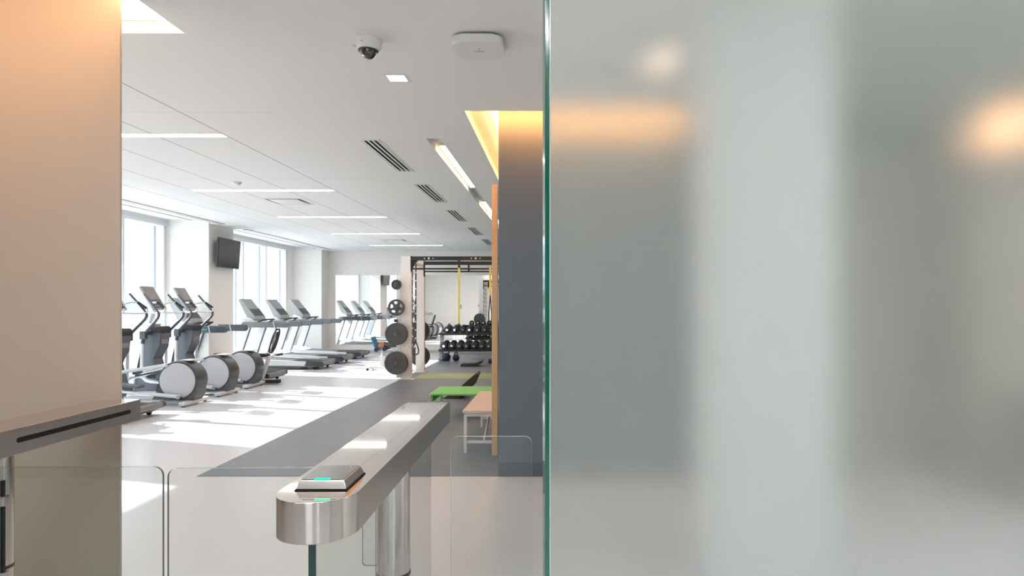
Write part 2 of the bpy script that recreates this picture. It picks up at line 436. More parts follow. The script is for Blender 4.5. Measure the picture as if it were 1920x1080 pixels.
# ------------------------------------------------------------------ ceiling fixtures
lab_lin = {6.33: 'long recessed light nearest the beige wall, partly cut off by it', 9.40: 'long recessed light bar just before the nearer ceiling diffuser',
           12.27: 'long recessed light bar just beyond the nearer ceiling diffuser', 15.2: 'long recessed light bar, second from the back wall',
           18.2: 'long recessed light bar nearest the mirrored back wall'}
for y in LY[1:]:
    e = thing('linear_light', lab_lin[y], 'ceiling light', (-4.22, y, ZC), 0, 'linear lights over the machines')
    MB().box((-1.02, -.055, .006), (1.02, .055, .012)).build('diffuser', 'lightwhite', e)
    f = MB()
    for s in (-1, 1):
        f.box((-1.02, s*.0625-.0075, -.002), (1.02, s*.0625+.0075, .03)); f.box((s*1.012-.008, -.055, -.002), (s*1.012+.008, .055, .03))
    f.build('frame', 'whitemetal', e)
for k, (y0, y1) in enumerate(VENT):
    lab = ['linear slot vent nearest the camera, three black slots', 'second linear slot vent from the camera', 'third linear slot vent, middle of the row of five',
           'fourth linear slot vent, small in the distance', 'farthest linear slot vent beside the oak panel'][k]
    L = y1-y0
    e = thing('slot_vent', lab, 'vent', (-1.87, (y0+y1)/2, ZC), 0, 'slot vents in a row on the ceiling')
    f = MB()
    for i in range(4):
        x = -.075 + i*.05
        f.box((x-.0095, -L/2+.02, -.004), (x+.0095, L/2-.02, .003))
    for s in (-1, 1):
        f.box((s*.1-.008, -L/2-.01, -.003), (s*.1+.008, L/2+.01, .012)); f.box((-.1, s*L/2-.02, -.003), (.1, s*L/2+.02, .012))
    f.build('vent_frame', 'plasticwhite', e)
    MB().box((-.1, -L/2, .03), (.1, L/2, .034)).build('vent_backing', 'blackgap', e)
for k, (x, y) in enumerate(DIFF):
    e = thing('ceiling_diffuser', ['square air diffuser flush in the ceiling between the long lights', 'small far square air diffuser near the back wall'][k], 'vent', (x, y, ZC), 0, 'square ceiling diffusers')
    f = MB()
    for s in (-1, 1):
        f.box((-.3, s*.285-.015, -.004), (.3, s*.285+.015, .02)); f.box((s*.285-.015, -.27, -.004), (s*.285+.015, .27, .02))
    f.build('frame', 'plasticwhite', e)
    MB().box((-.23, -.23, -.008), (.23, .23, .0), bev=.004).build('plaque', 'plasticwhite', e)
    MB().box((-.3, -.3, .04), (.3, .3, .044)).build('backing', 'blackgap', e)
# square downlight
e = thing('downlight', 'small square recessed downlight beyond the security camera', 'ceiling light', (-1.16, 4.72, ZC))
MB().box((-.06, -.06, .002), (.06, .06, .01)).build('diffuser', 'lightwhite', e)
f = MB()
for s in (-1, 1):
    f.box((-.078, s*.070-.008, -.004), (.078, s*.070+.008, .012)); f.box((s*.070-.008, -.062, -.004), (s*.070+.008, .062, .012))
f.build('frame', 'plasticwhite', e)
# slot with warm lamps
for k, (y0, y1, lab) in enumerate(((6.98, 9.42, 'warm linear lamp in the ceiling slot, nearer of two'), (10.8, 14.8, 'warm linear lamp in the ceiling slot, farther one by the oak panel'))):
    e = thing('slot_lamp', lab, 'ceiling light', (-1.2325, (y0+y1)/2, ZC), 0, 'warm lamps in the ceiling slot')
    L = (y1-y0)/2
    MB().box((-.03, -L, .045), (.03, L, .055)).build('diffuser', 'lightwarm', e)
    MB().box((-.036, -L-.02, .055), (.036, L+.02, .079), bev=.003).build('housing', 'plasticwhite', e)
# LED strips in the coves
def strip(lo, hi, lab, mat='cove'):
    c = (Vector(lo)+Vector(hi))/2; d = (Vector(hi)-Vector(lo))/2
    e = thing('led_strip', lab, 'light strip', c, 0, 'warm light strips hidden in the ceiling coves')
    MB().box(-d, d).build('diffuser', mat, e)
strip((-2.252, 2.72, 3.14), (-2.242, 3.90, 3.19), 'warm light strip inside the recess above the beige wall end')
strip((-4.3, 2.712, 3.14), (-2.3, 2.722, 3.19), 'warm light strip along the front lip of the beige wall recess')
strip((-.75, 5.534, 3.14), (1.1, 5.544, 3.185), 'warm light strip above the blue wall front', 'coveright')
strip((-.540, 5.76, 3.155), (-.528, 15.8, 3.185), 'warm light strip along the blue wall side', 'coveright')
e = thing('recess_glow', 'added warm white glow filling the ceiling recess behind the beige wall', 'ceiling light', (-3.2, 3.72, ZR))  # glowing sheet added so the recess ceiling looks brightly lit
MB().box((-.93, -.19, -.014), (.93, .19, -.008)).build('diffuser', 'recessglow', e)
MB().box((-.94, -.20, -.008), (.94, .20, -.001)).build('frame', 'plasticwhite', e)
# smoke detector
e = tag(MB().lathe([(.0, -.045), (.03, -.045), (.05, -.03), (.058, -.012), (.06, 0)]).build('smoke_detector', 'plasticwhite', loc=(-4.28, 8.75, ZC)),
        'round white smoke detector on the ceiling between two light bars', 'smoke detector')
# dome camera
e = thing('security_camera', 'white dome security camera with smoked glass on the ceiling', 'camera', (-1.17, 4.04, ZC), 0)
MB().lathe([(.083, 0), (.083, -.012), (.078, -.045), (.070, -.060), (.058, -.066), (0, -.066)]).build('base', 'plasticwhite', e)
MB().lathe([(.0, -.118), (.018, -.1165), (.034, -.108), (.046, -.093), (.052, -.075), (.053, -.066)]).build('dome', 'domeglass', e)
MB().lathe([(.060, -.058), (.061, -.070), (.054, -.073), (.052, -.058), (.060, -.058)]).build('collar', 'keypad', e)
MB().box((-.088, -.05, -.062), (-.068, -.03, -.044), bev=.005).build('screw_lug', 'plasticwhite', e)
MB().box((-.02, -.079, -.036), (-.012, -.075, -.033)).build('sensor_dot', 'keypad', e)
# access point
e = thing('access_point', 'white rounded square wireless access point on the ceiling', 'access point', (-.49, 4.06, ZC), 0)
b = MB(); b.prism(rrect(-.152, .152, -.15, .15, .055), 'z', -.062, -.014, bev=.014); b.build('cover', 'plasticwhite', e)
b = MB(); b.prism(rrect(-.115, .115, -.115, .115, .03), 'z', -.016, 0); b.build('mounting_plate', 'blackgap', e)  # black colour stands in for the shadow between cover and ceiling
MB().prism([(-.035, .0), (.035, .0), (.022, .012), (-.022, .012)], 'z', -.0632, -.0615).build('logo', 'trimgrey', e)
MB().cyl((.002, -.03, -.0635), (.002, -.03, -.0615), .004).build('status_light', 'keypad', e)
# unseen fill lights added to brighten the lobby and the frosted pane
for k, (x, y) in enumerate(((-3.2, -1.0), (-1.0, -1.0), (1.2, -1.0), (3.4, -1.0), (-1.0, 1.6), (2.0, .7), (3.9, 1.6), (2.9, 2.9), (4.4, 2.9))):
    o = MB().box((-.6, -.06, -.012), (.6, .06, 0)).build('lobby_fill_light', 'lobbyfill', loc=(x, y, ZC))
    tag(o, 'unseen fill light added on the lobby ceiling', 'ceiling light', 'unseen fill lights added on the lobby ceiling')
# warm downlight and wall lamp seen through the frosted pane
e = thing('downlight', 'warm round ceiling downlight blurred behind the frosted glass', 'ceiling light', (.68, 4.36, ZC))
MB().cyl((0, 0, -.012), (0, 0, -.004), .11, n=24).build('diffuser', 'lightpeach', e)
MB().lathe([(.111, -.014), (.127, -.010), (.130, 0), (.111, 0), (.111, -.014)]).build('frame', 'plasticwhite', e)
e = thing('wall_lamp', 'amber wall lamp glowing behind the frosted glass near its edge', 'wall lamp', (3.50, 5.2, 2.88), 0)
MB().box((-.05, -.02, -.05), (.05, -.0005, .05), bev=.005).build('wall_plate', 'blackmetal', e)
MB().lathe([(.045, -.12), (.06, -.1), (.06, .1), (.045, .12)], center=(0, -.09, 0)).build('lamp_shade', 'lightamber', e)
e = thing('lounge_chair', 'dark upholstered chair blurred behind the frosted glass near its edge', 'chair', (3.75, 4.75, 0), R(-15))
b = MB(); b.box((-.32, -.3, .3), (.32, .3, .44), bev=.04); b.build('seat', 'charcoalcloth', e)
b = MB(); b.box((-.32, .22, .40), (.32, .34, .82), bev=.05); b.build('backrest', 'charcoalcloth', e)
for sx in (-1, 1):
    b = MB(); b.box((sx*.33-.04, -.28, .36), (sx*.33+.04, .28, .60), bev=.03); b.build('armrest', 'charcoalcloth', e)
    for sy in (-1, 1): MB().cyl((sx*.27, sy*.24, .31), (sx*.30, sy*.27, 0), .02, .013).build('leg', 'blackmetal', e)

# ------------------------------------------------------------------ turnstiles
ROT = R(.9)
def arm_profile(w, L, nearround=True):
    r = w
    pts = []
    for i in range(17):
        a = R(180 + 180*i/16); pts.append((r*math.cos(a), r + r*math.sin(a)))
    pts += [(w, L)]
    rr = w*.8
    for i in range(7):
        a = R(90 + 90*i/6); pts.append((-w+rr + rr*math.cos(a), L-rr + rr*math.sin(a)))
    return pts
def turnstile(x, y, label):
    e = thing('turnstile', label, 'turnstile', (x, y, 0), ROT)
    h = MB().prism(arm_profile(.106, 1.74), 'z', .893, 1.0, bev=.003).build('housing', ['steel', 'steeltop', 'steelfront'], e)
    for p in h.data.polygons:
        if p.normal.z > .95: p.material_index = 1
        elif p.normal.y < -.05 and abs(p.normal.z) < .3: p.material_index = 2
    g = MB().box((-.0095, .058, .02), (.0095, 1.737, .893)).build('glass_infill', 'infillglass', e)
    b = MB(); b.box((-.0095, .055, .02), (.0095, .058, .893)); b.build('glass_edge', 'deepgreenedge', g)
    p = MB().cyl((0, .955, .045), (0, .955, .893), .064, n=40).build('post', 'steelpost', e)
    MB().lathe([(.066, 0), (.066, .012), (.064, .014)], center=(0, .955, .43)).build('collar', 'blackmetal', p)
    MB().lathe([(.10, .0), (.10, .03), (.07, .045), (.064, .046)], center=(0, .955, 0)).build('base_flange', 'steelpost', p)
    return e
def wing(parent, x0, x1, y, ztop, corners, rim, zb=.1, rad=.035, name='glass_wing'):
    """flap in the turnstile's own frame"""
    b = MB(); b.prism(rrect(x0, x1, zb, ztop, rad, corners), 'y', y-.006, y+.006, sidemi=1)
    return b.build(name, ['gateglass', rim], parent)
t1 = turnstile(-.640, 1.655, 'stainless turnstile with a card reader on its rounded near end')
wing(t1, -.885, -.07, .955, .853, (0, 1, 1, 0), 'glassrim')
wing(t1, -.135, -.03, 1.0, .80, (0, 0, 1, 0), 'glassrim', zb=.447, rad=.015, name='lower_glass_flap')
# card reader
rd = bpy.data.objects.new('card_reader', None); C.objects.link(rd); rd.parent = t1; rd.location = (.004, .185, 1.0)
b = MB(); b.bm.verts.ensure_lookup_table()
def frustum(b, x0, x1, y0, y1, z0, z1, ins):
    lo = [b.bm.verts.new(p) for p in ((x0, y0, z0), (x1, y0, z0), (x1, y1, z0), (x0, y1, z0))]
    hi = [b.bm.verts.new(p) for p in ((x0+ins, y0+ins, z1), (x1-ins, y0+ins, z1), (x1-ins, y1-ins, z1), (x0+ins, y1-ins, z1))]
    b.bm.faces.new(lo[::-1]); b.bm.faces.new(hi)
    for i in range(4): b.bm.faces.new((lo[i], lo[(i+1) % 4], hi[(i+1) % 4], hi[i]))
    bmesh.ops.bevel(b.bm, geom=list(b.bm.edges), offset=.0035, segments=2, affect='EDGES', profile=.5)
rd_body = MB(); frustum(rd_body, -.068, .068, -.075, .10, .003, .026, .008); rd_body.build('reader_body', 'steel', rd)
b = MB(); b.prism(rrect(-.057, .057, -.064, .089, .006), 'z', .026, .0275); b.build('reader_face', 'readertop', rd)
MB().box((-.070, -.077, 0), (.070, .102, .003)).build('gasket', 'blackgap', rd)
MB().box((-.020, -.0655, .0258), (.020, -.0585, .0285)).build('led_bar', 'led', rd)
MB().cyl((.035, .072, .0275), (.035, .072, .0280), .002).build('led_dot', 'plasticwhite', rd)
# left turnstile
t2 = turnstile(-2.275, 1.715, 'stainless turnstile against the beige wall with a black sensor slot')
b = MB(); b.prism(rrect(.935, 1.66, .939, .960, .0104), 'x', .1035, .1066); b.build('sensor_slot', 'blackgap', t2)
wing(t2, .07, .715, .895, .853, (1, 0, 0, 1), 'glassrim')
MB().cyl((.085, .895, .34), (.085, .895, .80), .008, n=12).build('hinge_bar', 'blackgap', t2)
for z in (.42, .72): MB().box((.05, .88, z-.02), (.10, .91, z+.02), bev=.003).build('clamp', 'steelpost', t2)
# free-standing clear panel right of the turnstile
e = thing('glass_barrier', 'clear rounded glass panel standing between the turnstile and frosted pane', 'glass panel', (-.267, 2.6, 0))
b = MB(); b.prism(rrect(-.160, .160, .04, .978, .028), 'y', -.006, .006, sidemi=1); b.build('pane', ['gateglass', 'glassrimlight'], e)
MB().box((-.16, -.025, 0), (.16, .025, .05), bev=.004).build('floor_shoe', 'steelpost', e)

# ------------------------------------------------------------------ frosted pane
A = R(18)
e = thing('frosted_glass_pane', 'tall frosted glass pane with a green edge filling the right side', 'glass panel', (-.0255, 1.20, 0), A)
MB().box((.0085, 0, .02), (1.62, .015, 3.10)).build('pane', 'frosted', e)
MB().box((0, 0, .02), (.0085, .015, 3.10), bev=.0012).build('polished_edge', 'greenglassedge', e)
MB().box((.0085, -.0008, .02), (.0105, -.0001, 3.10)).build('edge_arris', 'palegreenedge', e)
MB().box((0, -.02, 0), (1.62, .035, .05), bev=.003).build('floor_channel', 'steelpost', e)
MB().box((0, -.02, 3.08), (1.62, .035, 3.119), bev=.003).build('head_channel', 'steelpost', e)

# ------------------------------------------------------------------ low bench + green table
e = thing('bench', 'low bench with pale wood top and white metal legs beside oak panel', 'bench', (-.752, 7.31, .004))
MB().box((-.212, -.74, .404), (.212, .74, .432), bev=.003).build('seat_board', 'benchtop', e)
for sy in (-1, 1):
    for sx in (-1, 1):
        MB().box((sx*.185-.016, sy*.70-.018, 0), (sx*.185+.016, sy*.70+.018, .39), bev=.003).build('leg', 'whitemetal', e)
f = MB()
for sy in (-1, 1): f.box((-.18, sy*.70-.015, .37), (.18, sy*.70+.015, .404)); f.box((-.18, sy*.70-.012, .10), (.18, sy*.70+.012, .125))
for sx in (-1, 1): f.box((sx*.185-.015, -.70, .37), (sx*.185+.015, .70, .404))
f.build('frame', 'whitemetal', e)
MB().tube([(.0, -.69, .115), (.0, .0, .36), (0, .69, .115)], .012).build('brace', 'whitemetal', e)

e = thing('step_table', 'low bright green table with splayed leg beyond the turnstile', 'table', (-1.16, 9.0, .004))
b = MB()
b.box((-.52, -.40, .300), (.62, .40, .322), bev=.004)
b.build('table_top', 'greenpaint', e)
for sx in (-1, 1):
    b = MB()
    b.prism([(-.40, .30), (.40, .30), (.36, 0), (.29, 0), (.32, .22), (-.32, .22), (-.29, 0), (-.36, 0)], 'x', (-.52 if sx < 0 else .59), (-.49 if sx < 0 else .62), bev=.002)
    b.build('side_frame', 'greenpaint', e)
MB().box((-.526, -.40, .296), (-.519, .40, .325)).build('edge_highlight', 'whitemetal', e)  # white strip painted as the highlight along the left edge

def incline_pad(name, label, loc, rz, prof, w, mat='rubberblack'):
    e = thing(name, label, 'exercise pad', loc, rz)
    MB().prism(prof, 'y', -w/2, w/2, bev=.008).build('pad', mat, e)
    return e
e = incline_pad('incline_board', 'black board propped at a slant beyond the green table', (-1.50, 10.6, .004), 0,
            [(-.34, .0), (-.08, .0), (.14, .20), (.22, .385), (.19, .40), (.10, .325), (-.10, .15)], .42)
e = incline_pad('exercise_mat_pad', 'black low pad with upturned end on the floor before the dumbbell rack', (-2.12, 15.9, .004), 0,
            [(-.24, .0), (.12, .0), (.26, .075), (.29, .13), (.25, .13), (.12, .07), (-.22, .065)], .35)
o = tag(MB().lathe([(.0, -.05), (.05, -.05), (.055, -.04), (.055, .04), (.05, .05), (0, .05)], axis='x', n=20).build('hand_weight', 'rubberblack', loc=(-1.72, 16.6, .06)),
        'small black weight lying on the floor by the oak panel', 'weight')

# ------------------------------------------------------------------ power rig
e = thing('power_rig', 'white and black training rig with weight pegs and pull-up bars', 'rig', (-3.03, 13.1, 0))
def upright(x, y, w, d, h, hole=True):
    b = MB(); b.box((x-w/2, y-d/2, .012), (x+w/2, y+d/2, h), bev=.006)
    b.mi = 1
    z = .25
    while z < h-.05:
        for sx in (-.32, .32): b.cyl((x+sx*w, y-d/2-.0012, z), (x+sx*w, y-d/2+.002, z), .007, n=8)
        z += .12 if z > 1.9 else .4
    u = b.build('upright', ['rigwhite', 'trimgrey'], e)
    MB().box((x-w/2-.05, y-d/2-.04, 0), (x+w/2+.05, y+d/2+.04, .012), bev=.003).build('foot_plate', 'rigwhite', u)
    return u
upright(0, 0, .21, .09, 2.45)
upright(-.02, 1.4, .19, .09, 2.45)
upright(2.26, 0, .10, .09, 2.45)
upright(2.26, 1.4, .10, .09, 2.45)
b = MB(); b.box((.105, -.045, 2.365), (2.31, .045, 2.445), bev=.003); b.mi = 1
for x0 in (.45, 1.38):
    for dx, r in ((-.085, .012), (0, .021), (.085, .012)):
        b.cyl((x0+dx, -.0465, 2.405), (x0+dx, -.043, 2.405), r, n=12)
    b.box((x0-.012, -.0463, 2.388), (x0+.012, -.043, 2.422))
b.build('front_beam', ['blackmetal', 'rigwhite'], e)
MB().box((.075, 1.355, 2.36), (2.31, 1.445, 2.435), bev=.003).build('rear_beam', 'blackmetal', e)
MB().box((2.215, .045, 2.37), (2.305, 1.355, 2.44), bev=.003).build('side_beam', 'blackmetal', e)
MB().box((-.06, .045, 2.30), (.06, 1.355, 2.36), bev=.003).build('side_beam', 'rigwhite', e)
MB().cyl((.08, 0, 2.20), (2.31, 0, 2.20), .017).build('pull_up_bar', 'blackmetal', e)
MB().cyl((.06, 1.4, 2.215), (2.31, 1.4, 2.215), .017).build('pull_up_bar', 'blackmetal', e)
MB().box((1.025, -.02, 2.185), (1.065, .02, 2.37), bev=.002).build('bar_hanger', 'blackmetal', e)
MB().box((1.025, 1.38, 2.20), (1.065, 1.42, 2.37), bev=.002).build('bar_hanger', 'blackmetal', e)
MB().prism([(.105, 2.37), (.24, 2.37), (.18, 2.31), (.105, 2.18)], 'y', -.01, .01).build('gusset', 'blackmetal', e)
MB().box((.088, -.05, 2.14), (.106, .05, 2.452), bev=.002).build('edge_plate', 'blackmetal', e)
MB().box((.058, 1.35, 2.10), (.076, 1.45, 2.45), bev=.002).build('edge_plate', 'blackmetal', e)
b = MB(); b.box((-.20, -.02, .03), (-.115, .03, 2.05), bev=.01); sp = b.build('peg_column', 'whitemetal', e)
PEGS = [1.88, 1.43, .91, .34]
for z in PEGS: MB().cyl((-.165, -.02, z), (-.165, -.21, z), .025, n=20).build('plate_peg', 'handle', e)
for z in PEGS[2:]: MB().cyl((-.07, 1.445, z), (-.07, 1.68, z), .025, n=20).build('plate_peg', 'handle', e)
MB().box((-.24, -.05, 1.14), (-.17, .0, 1.20), bev=.006).build('peg_bracket', 'blackmetal', e)

def plate_solid(r, th, name, label, loc, grp='weight plates on the rig pegs', hole=.027):
    prof = [(hole, -th/2), (hole+.03, -th/2), (hole+.035, -th/2+.008), (r*.80, -th/2+.010), (r*.86, -th/2), (r-.008, -th/2), (r, -th/2+.008),
            (r, th/2-.008), (r-.008, th/2), (hole, th/2)]
    t = thing(name, label, 'weight plate', loc, 0, grp)
    b = MB(); b.lathe(prof+[prof[0]], axis='y', n=48); b.build('disc', 'plate', t)
    b = MB(); b.lathe([(hole-.001, -th/2-.006), (hole+.016, -th/2-.006), (hole+.018, -th/2+.004), (hole-.001, -th/2+.004), (hole-.001, -th/2-.006)], axis='y', n=24)
    b.build('hub', 'handle', t)
    return t
def plate_spoked(r, th, label, loc, grp='weight plates on the rig pegs'):
    t = thing('weight_plate', label, 'weight plate', loc, 0, grp)
    bm = MB(); n = 60
    # 2D grid in polar form with five grip openings
    rs = [.027, r*.38, r*.46, r*.74, r*.82, r]
    def hole(i, k): return 2 <= i <= 2 and (k % 12) in (2, 3, 4, 5, 6, 7, 8) or (i == 1 and (k % 12) in (4, 5, 6)) 
    vv = {}
    def V(i, k, s):
        k %= n
        if (i, k, s) not in vv:
            a = 2*PI*(k-5)/n + PI/2
            vv[(i, k, s)] = bm.bm.verts.new((rs[i]*math.cos(a), s*th/2*(1 if i in (0, 1, 4, 5) else .8), rs[i]*math.sin(a)))
        return vv[(i, k, s)]
    for i in range(5):
        for k in range(n):
            if hole(i, k): continue
            for s in (-1, 1): bm.bm.faces.new((V(i, k, s), V(i, k+1, s), V(i+1, k+1, s), V(i+1, k, s)))
            if i == 0 or hole(i-1, k): bm.bm.faces.new((V(i, k, -1), V(i, k+1, -1), V(i, k+1, 1), V(i, k, 1)))
            if i == 4 or hole(i+1, k): bm.bm.faces.new((V(i+1, k, -1), V(i+1, k+1, -1), V(i+1, k+1, 1), V(i+1, k, 1)))
            if hole(i, k-1): bm.bm.faces.new((V(i, k, -1), V(i+1, k, -1), V(i+1, k, 1), V(i, k, 1)))
            if hole(i, k+1): bm.bm.faces.new((V(i, k+1, -1), V(i+1, k+1, -1), V(i+1, k+1, 1), V(i, k+1, 1)))
    bm.build('disc', 'plate', t, smooth=30)
    b = MB(); b.lathe([(.026, -th/2-.006), (.043, -th/2-.006), (.045, -th/2+.004), (.026, -th/2+.004), (.026, -th/2-.006)], axis='y', n=24)
    b.build('hub', 'handle', t)
    return t
px = -3.03-.165
plate_solid(.100, .035, 'weight_plate', 'small round weight plate, topmost on the rig', (px, 12.95, PEGS[0]))
plate_spoked(.165, .040, 'weight plate with grip openings, second from the top', (px, 12.95, PEGS[1]))
plate_solid(.222, .055, 'weight_plate', 'large solid weight plate, second from the bottom', (px, 12.95, PEGS[2]))
plate_solid(.228, .075, 'weight_plate', 'large thick weight plate, lowest on the rig front', (px-.005, 12.96, PEGS[3]))
plate_solid(.222, .055, 'weight_plate', 'weight plate half hidden behind the rear upright, upper one', (-3.10, 14.68, PEGS[2]))
plate_solid(.225, .055, 'weight_plate', 'weight plate half hidden behind the rear upright, lower one', (-3.10, 14.68, PEGS[3]))

# hanging straps between the uprights
e = thing('resistance_strap', 'black segmented straps with a looped handle hanging between rig uprights', 'exercise strap', (-2.99, 13.65, 2.31), 0)
for dx, z1 in ((-.045, -1.65), (.025, -1.62)):
    b = MB(); b.box((dx-.012, -.006, z1), (dx+.012, .006, .02), bev=.003); b.build('webbing', 'grip', e)
b = MB()
random.seed(3)
for k in range(9):
    z = -.12 - k*.17
    b.box((-.045-.018, -.012, z-.02), (-.045+.018, .012, z+.02), bev=.004); b.box((.025-.018, -.012, z-.055), (.025+.018, .012, z-.02), bev=.004)
b.build('buckles', 'silver', e)
MB().tube([(.02, 0, -1.60), (-.04, 0, -1.70), (-.055, 0, -1.80), (-.03, 0, -1.86), (.03, 0, -1.865), (.085, 0, -1.83), (.08, 0, -1.74), (.03, 0, -1.60)], .012, smooth=2).build('handle_loop', 'grip', e)

def suspension(x, label, zy, zb, grp='yellow suspension trainers on the rig'):
    e = thing('suspension_trainer', label, 'suspension trainer', (x, 13.1, 2.2), 0, grp)
    MB().lathe([(.019, -.02), (.026, -.02), (.026, .02), (.019, .02), (.019, -.02)], axis='x', n=20).build('anchor_loop', 'yellow', e)
    b = MB(); b.box((-.019, -.023, zy), (.019, -.017, -.012)); b.box((-.017, .017, zy*.5), (.017, .022, -.012)); b.build('strap', 'yellow', e)
    for s in (-1, 1):
        MB().tube([(0, -.02, zy), (s*.03, -.02, (zy+zb)/2), (s*.025, -.02, zb+.1)], .010).build('webbing', 'grip', e)
        h = MB(); h.tube([(s*.02, -.02, zb+.12), (s*.02-.05, -.02, zb), (s*.02+.05, -.02, zb), (s*.02, -.02, zb+.12)], .007); h.cyl((s*.02-.055, -.02, zb), (s*.02+.055, -.02, zb), .015, n=12)
        h.build('handle', 'grip', e)
    return e
suspension(-1.985, 'yellow suspension trainer strap hanging in the middle of the rig', -1.09, -1.22)
suspension(-1.365, 'yellow suspension trainer beside the oak panel with long black webbing', -.52, -1.30)

# ------------------------------------------------------------------ dumbbell rack and dumbbells
rx = -2.15
e = thing('dumbbell_rack', 'two tier black dumbbell rack with grey legs', 'rack', (rx, 17.7, .004))
SHX0, SHX1 = -1.05, .95
for z, yo in ((.665, .10), (.235, -.02)):
    b = MB()
    b.prism([(-.20+yo, z), (.22+yo, z+.08), (.22+yo, z+.12), (.19+yo, z+.12), (.19+yo, z+.10), (-.17+yo, z+.03), (-.17+yo, z+.06), (-.20+yo, z+.06)], 'x', SHX0, SHX1)
    b.build('shelf', 'blackmetal', e)
for x in (-1.0, .90):
    b = MB(); b.prism([(-.22, 0), (-.14, 0), (.10, .66), (.30, .70), (.30, .76), (.02, .70)], 'x', x-.04, x+.04, bev=.004)
    b.prism([(-.30, 0), (.32, 0), (.32, .05), (-.30, .05)], 'x', x-.04, x+.04, bev=.004)
    b.build('leg', 'aludark', e)
def dumbbell(r, L, label):
    e = thing('dumbbell', label, 'dumbbell', (0, 0, 0), 0)
    for s in (-1, 1):
        h = MB().lathe([(.0, s*L*.5), (r*.7, s*L*.5), (r*.93, s*L*.47), (r, s*L*.42), (r, s*L*.22), (r*.9, s*L*.17), (r*.4, s*L*.15), (0, s*L*.15)], axis='y', n=24).build('head', 'rubberblack', e)
        MB().cyl((0, s*L*.5, 0), (0, s*(L*.5+.003), 0), r*.36, n=20).build('end_cap', 'chrome', h)
    MB().cyl((0, -L*.16, 0), (0, L*.16, 0), .017, n=12).build('handle', 'chrome', e)
    return e
ords = ['first', 'second', 'third', 'fourth', 'fifth', 'sixth', 'seventh', 'eighth']
for row, (z, yo, r, L, x0, dx, nm) in enumerate(((.665, .10, .088, .30, -2.985, .199, 'upper'), (.235, -.02, .095, .34, -3.045, .199, 'lower'))):
    proto = None
    for k in range(8):
        lab = 'black round dumbbell, %s from the rack end nearest the rig, %s shelf' % (ords[k], nm)
        x = x0 + k*dx
        loc = (x, 17.7+yo, .004+z+r+.075)
        if proto is None:
            proto = dumbbell(r, L, lab); proto.location = loc; d = proto
        else: d = dup(proto, loc, lab)
        d.rotation_euler = (R(11), 0, R(-8+2*(k % 3)))
        d['group'] = 'dumbbells on the %s shelf' % nm
# kettlebell under the rack
e = thing('kettlebell', 'navy kettlebell on the floor under the dumbbell rack', 'kettlebell', (-2.98, 17.35, .004), R(20))
MB().lathe([(0, 0), (.08, 0), (.115, .04), (.13, .10), (.115, .16), (.07, .20), (0, .205)], n=28).build('body', 'navy', e)
MB().tube([(-.07, 0, .18), (-.085, 0, .25), (-.05, 0, .29), (.05, 0, .29), (.085, 0, .25), (.07, 0, .18)], .017, smooth=2).build('handle', 'navy', e)
e = thing('kettlebell', 'smaller navy kettlebell beside the bigger one under the rack', 'kettlebell', (-2.72, 17.40, .004), R(60))
MB().lathe([(0, 0), (.05, 0), (.08, .03), (.09, .075), (.08, .12), (.05, .15), (0, .155)], n=24).build('body', 'navy', e)
MB().tube([(-.05, 0, .13), (-.062, 0, .19), (-.035, 0, .225), (.035, 0, .225), (.062, 0, .19), (.05, 0, .13)], .014, smooth=2).build('handle', 'navy', e)

# ------------------------------------------------------------------ small weight bench left of the rig
e = thing('weight_bench', 'small training bench with blue pads and an orange block left of the rig', 'bench', (-4.02, 15.0, 0))
b = MB(); b.box((-.32, -.03, .03), (.45, .03, .085), bev=.006)
for x in (-.28, .42): b.box((x-.03, -.22, .03), (x+.03, .22, .075), bev=.006)
b.build('base_frame', 'whitemetal', e)
b = MB()
for x in (-.28, .42):
    for y in (-.2, .2): b.cyl((x, y-.02, .03), (x, y+.02, .03), .03, n=14)
b.build('foot', 'rubberblack', e)
b = MB(); b.box((-.045, -.04, .08), (.04, .04, .30), bev=.006); b.cyl((0, 0, .28), (0, 0, .50), .028); b.box((-.06, -.05, .285), (.06, .05, .315), bev=.004); b.build('post', 'silver', e)
b = MB(); b.cyl((-.09, -.19, .47), (-.09, .19, .47), .05, n=18); b.build('roller_pad', 'navy', e)
b = MB(); b.cyl((.09, -.19, .485), (.09, .19, .485), .05, n=18); b.build('roller_pad', 'navy', e)
b = MB(); b.box((-.05, -.08, .52), (.06, .08, .64), bev=.008); b.build('cushion_block', 'orange', e)
b = MB(); b.box((-.03, -.12, -.13), (.03, .12, .13), bev=.02); o = b.build('backrest', 'bluepad', e); o.location = (-.17, 0, .63); o.rotation_euler = (0, R(-20), 0)
b = MB(); b.box((.06, -.14, .52), (.42, .14, .585), bev=.02); b.build('seat', 'rubberblack', e)
b = MB(); b.tube([(.05, 0, .45), (.30, 0, .50), (.36, 0, .10)], .02, smooth=1); b.build('support', 'silver', e)

# ------------------------------------------------------------------ television on the pillar
e = thing('television', 'flat television mounted on the pillar between the windows', 'television', (-7.07, 13.86, 2.56), 0)
b = MB(); b.box((.001, -.10, -.15), (.05, .10, .15), bev=.004); b.build('wall_bracket', 'blackmetal', e)
b = MB(); b.box((-.02, -.475, -.305), (.02, .475, .305), bev=.006); o = b.build('cabinet', 'blackmetal', e); o.location = (.115, 0, 0); o.rotation_euler = (0, R(4), R(1))
MB().box((.0195, -.458, -.280), (.0215, .458, .288)).build('screen', 'tvscreen', o)
MB().cyl((.04, 0, 0), (.10, 0, 0), .03, n=12).build('swivel', 'blackmetal', e)
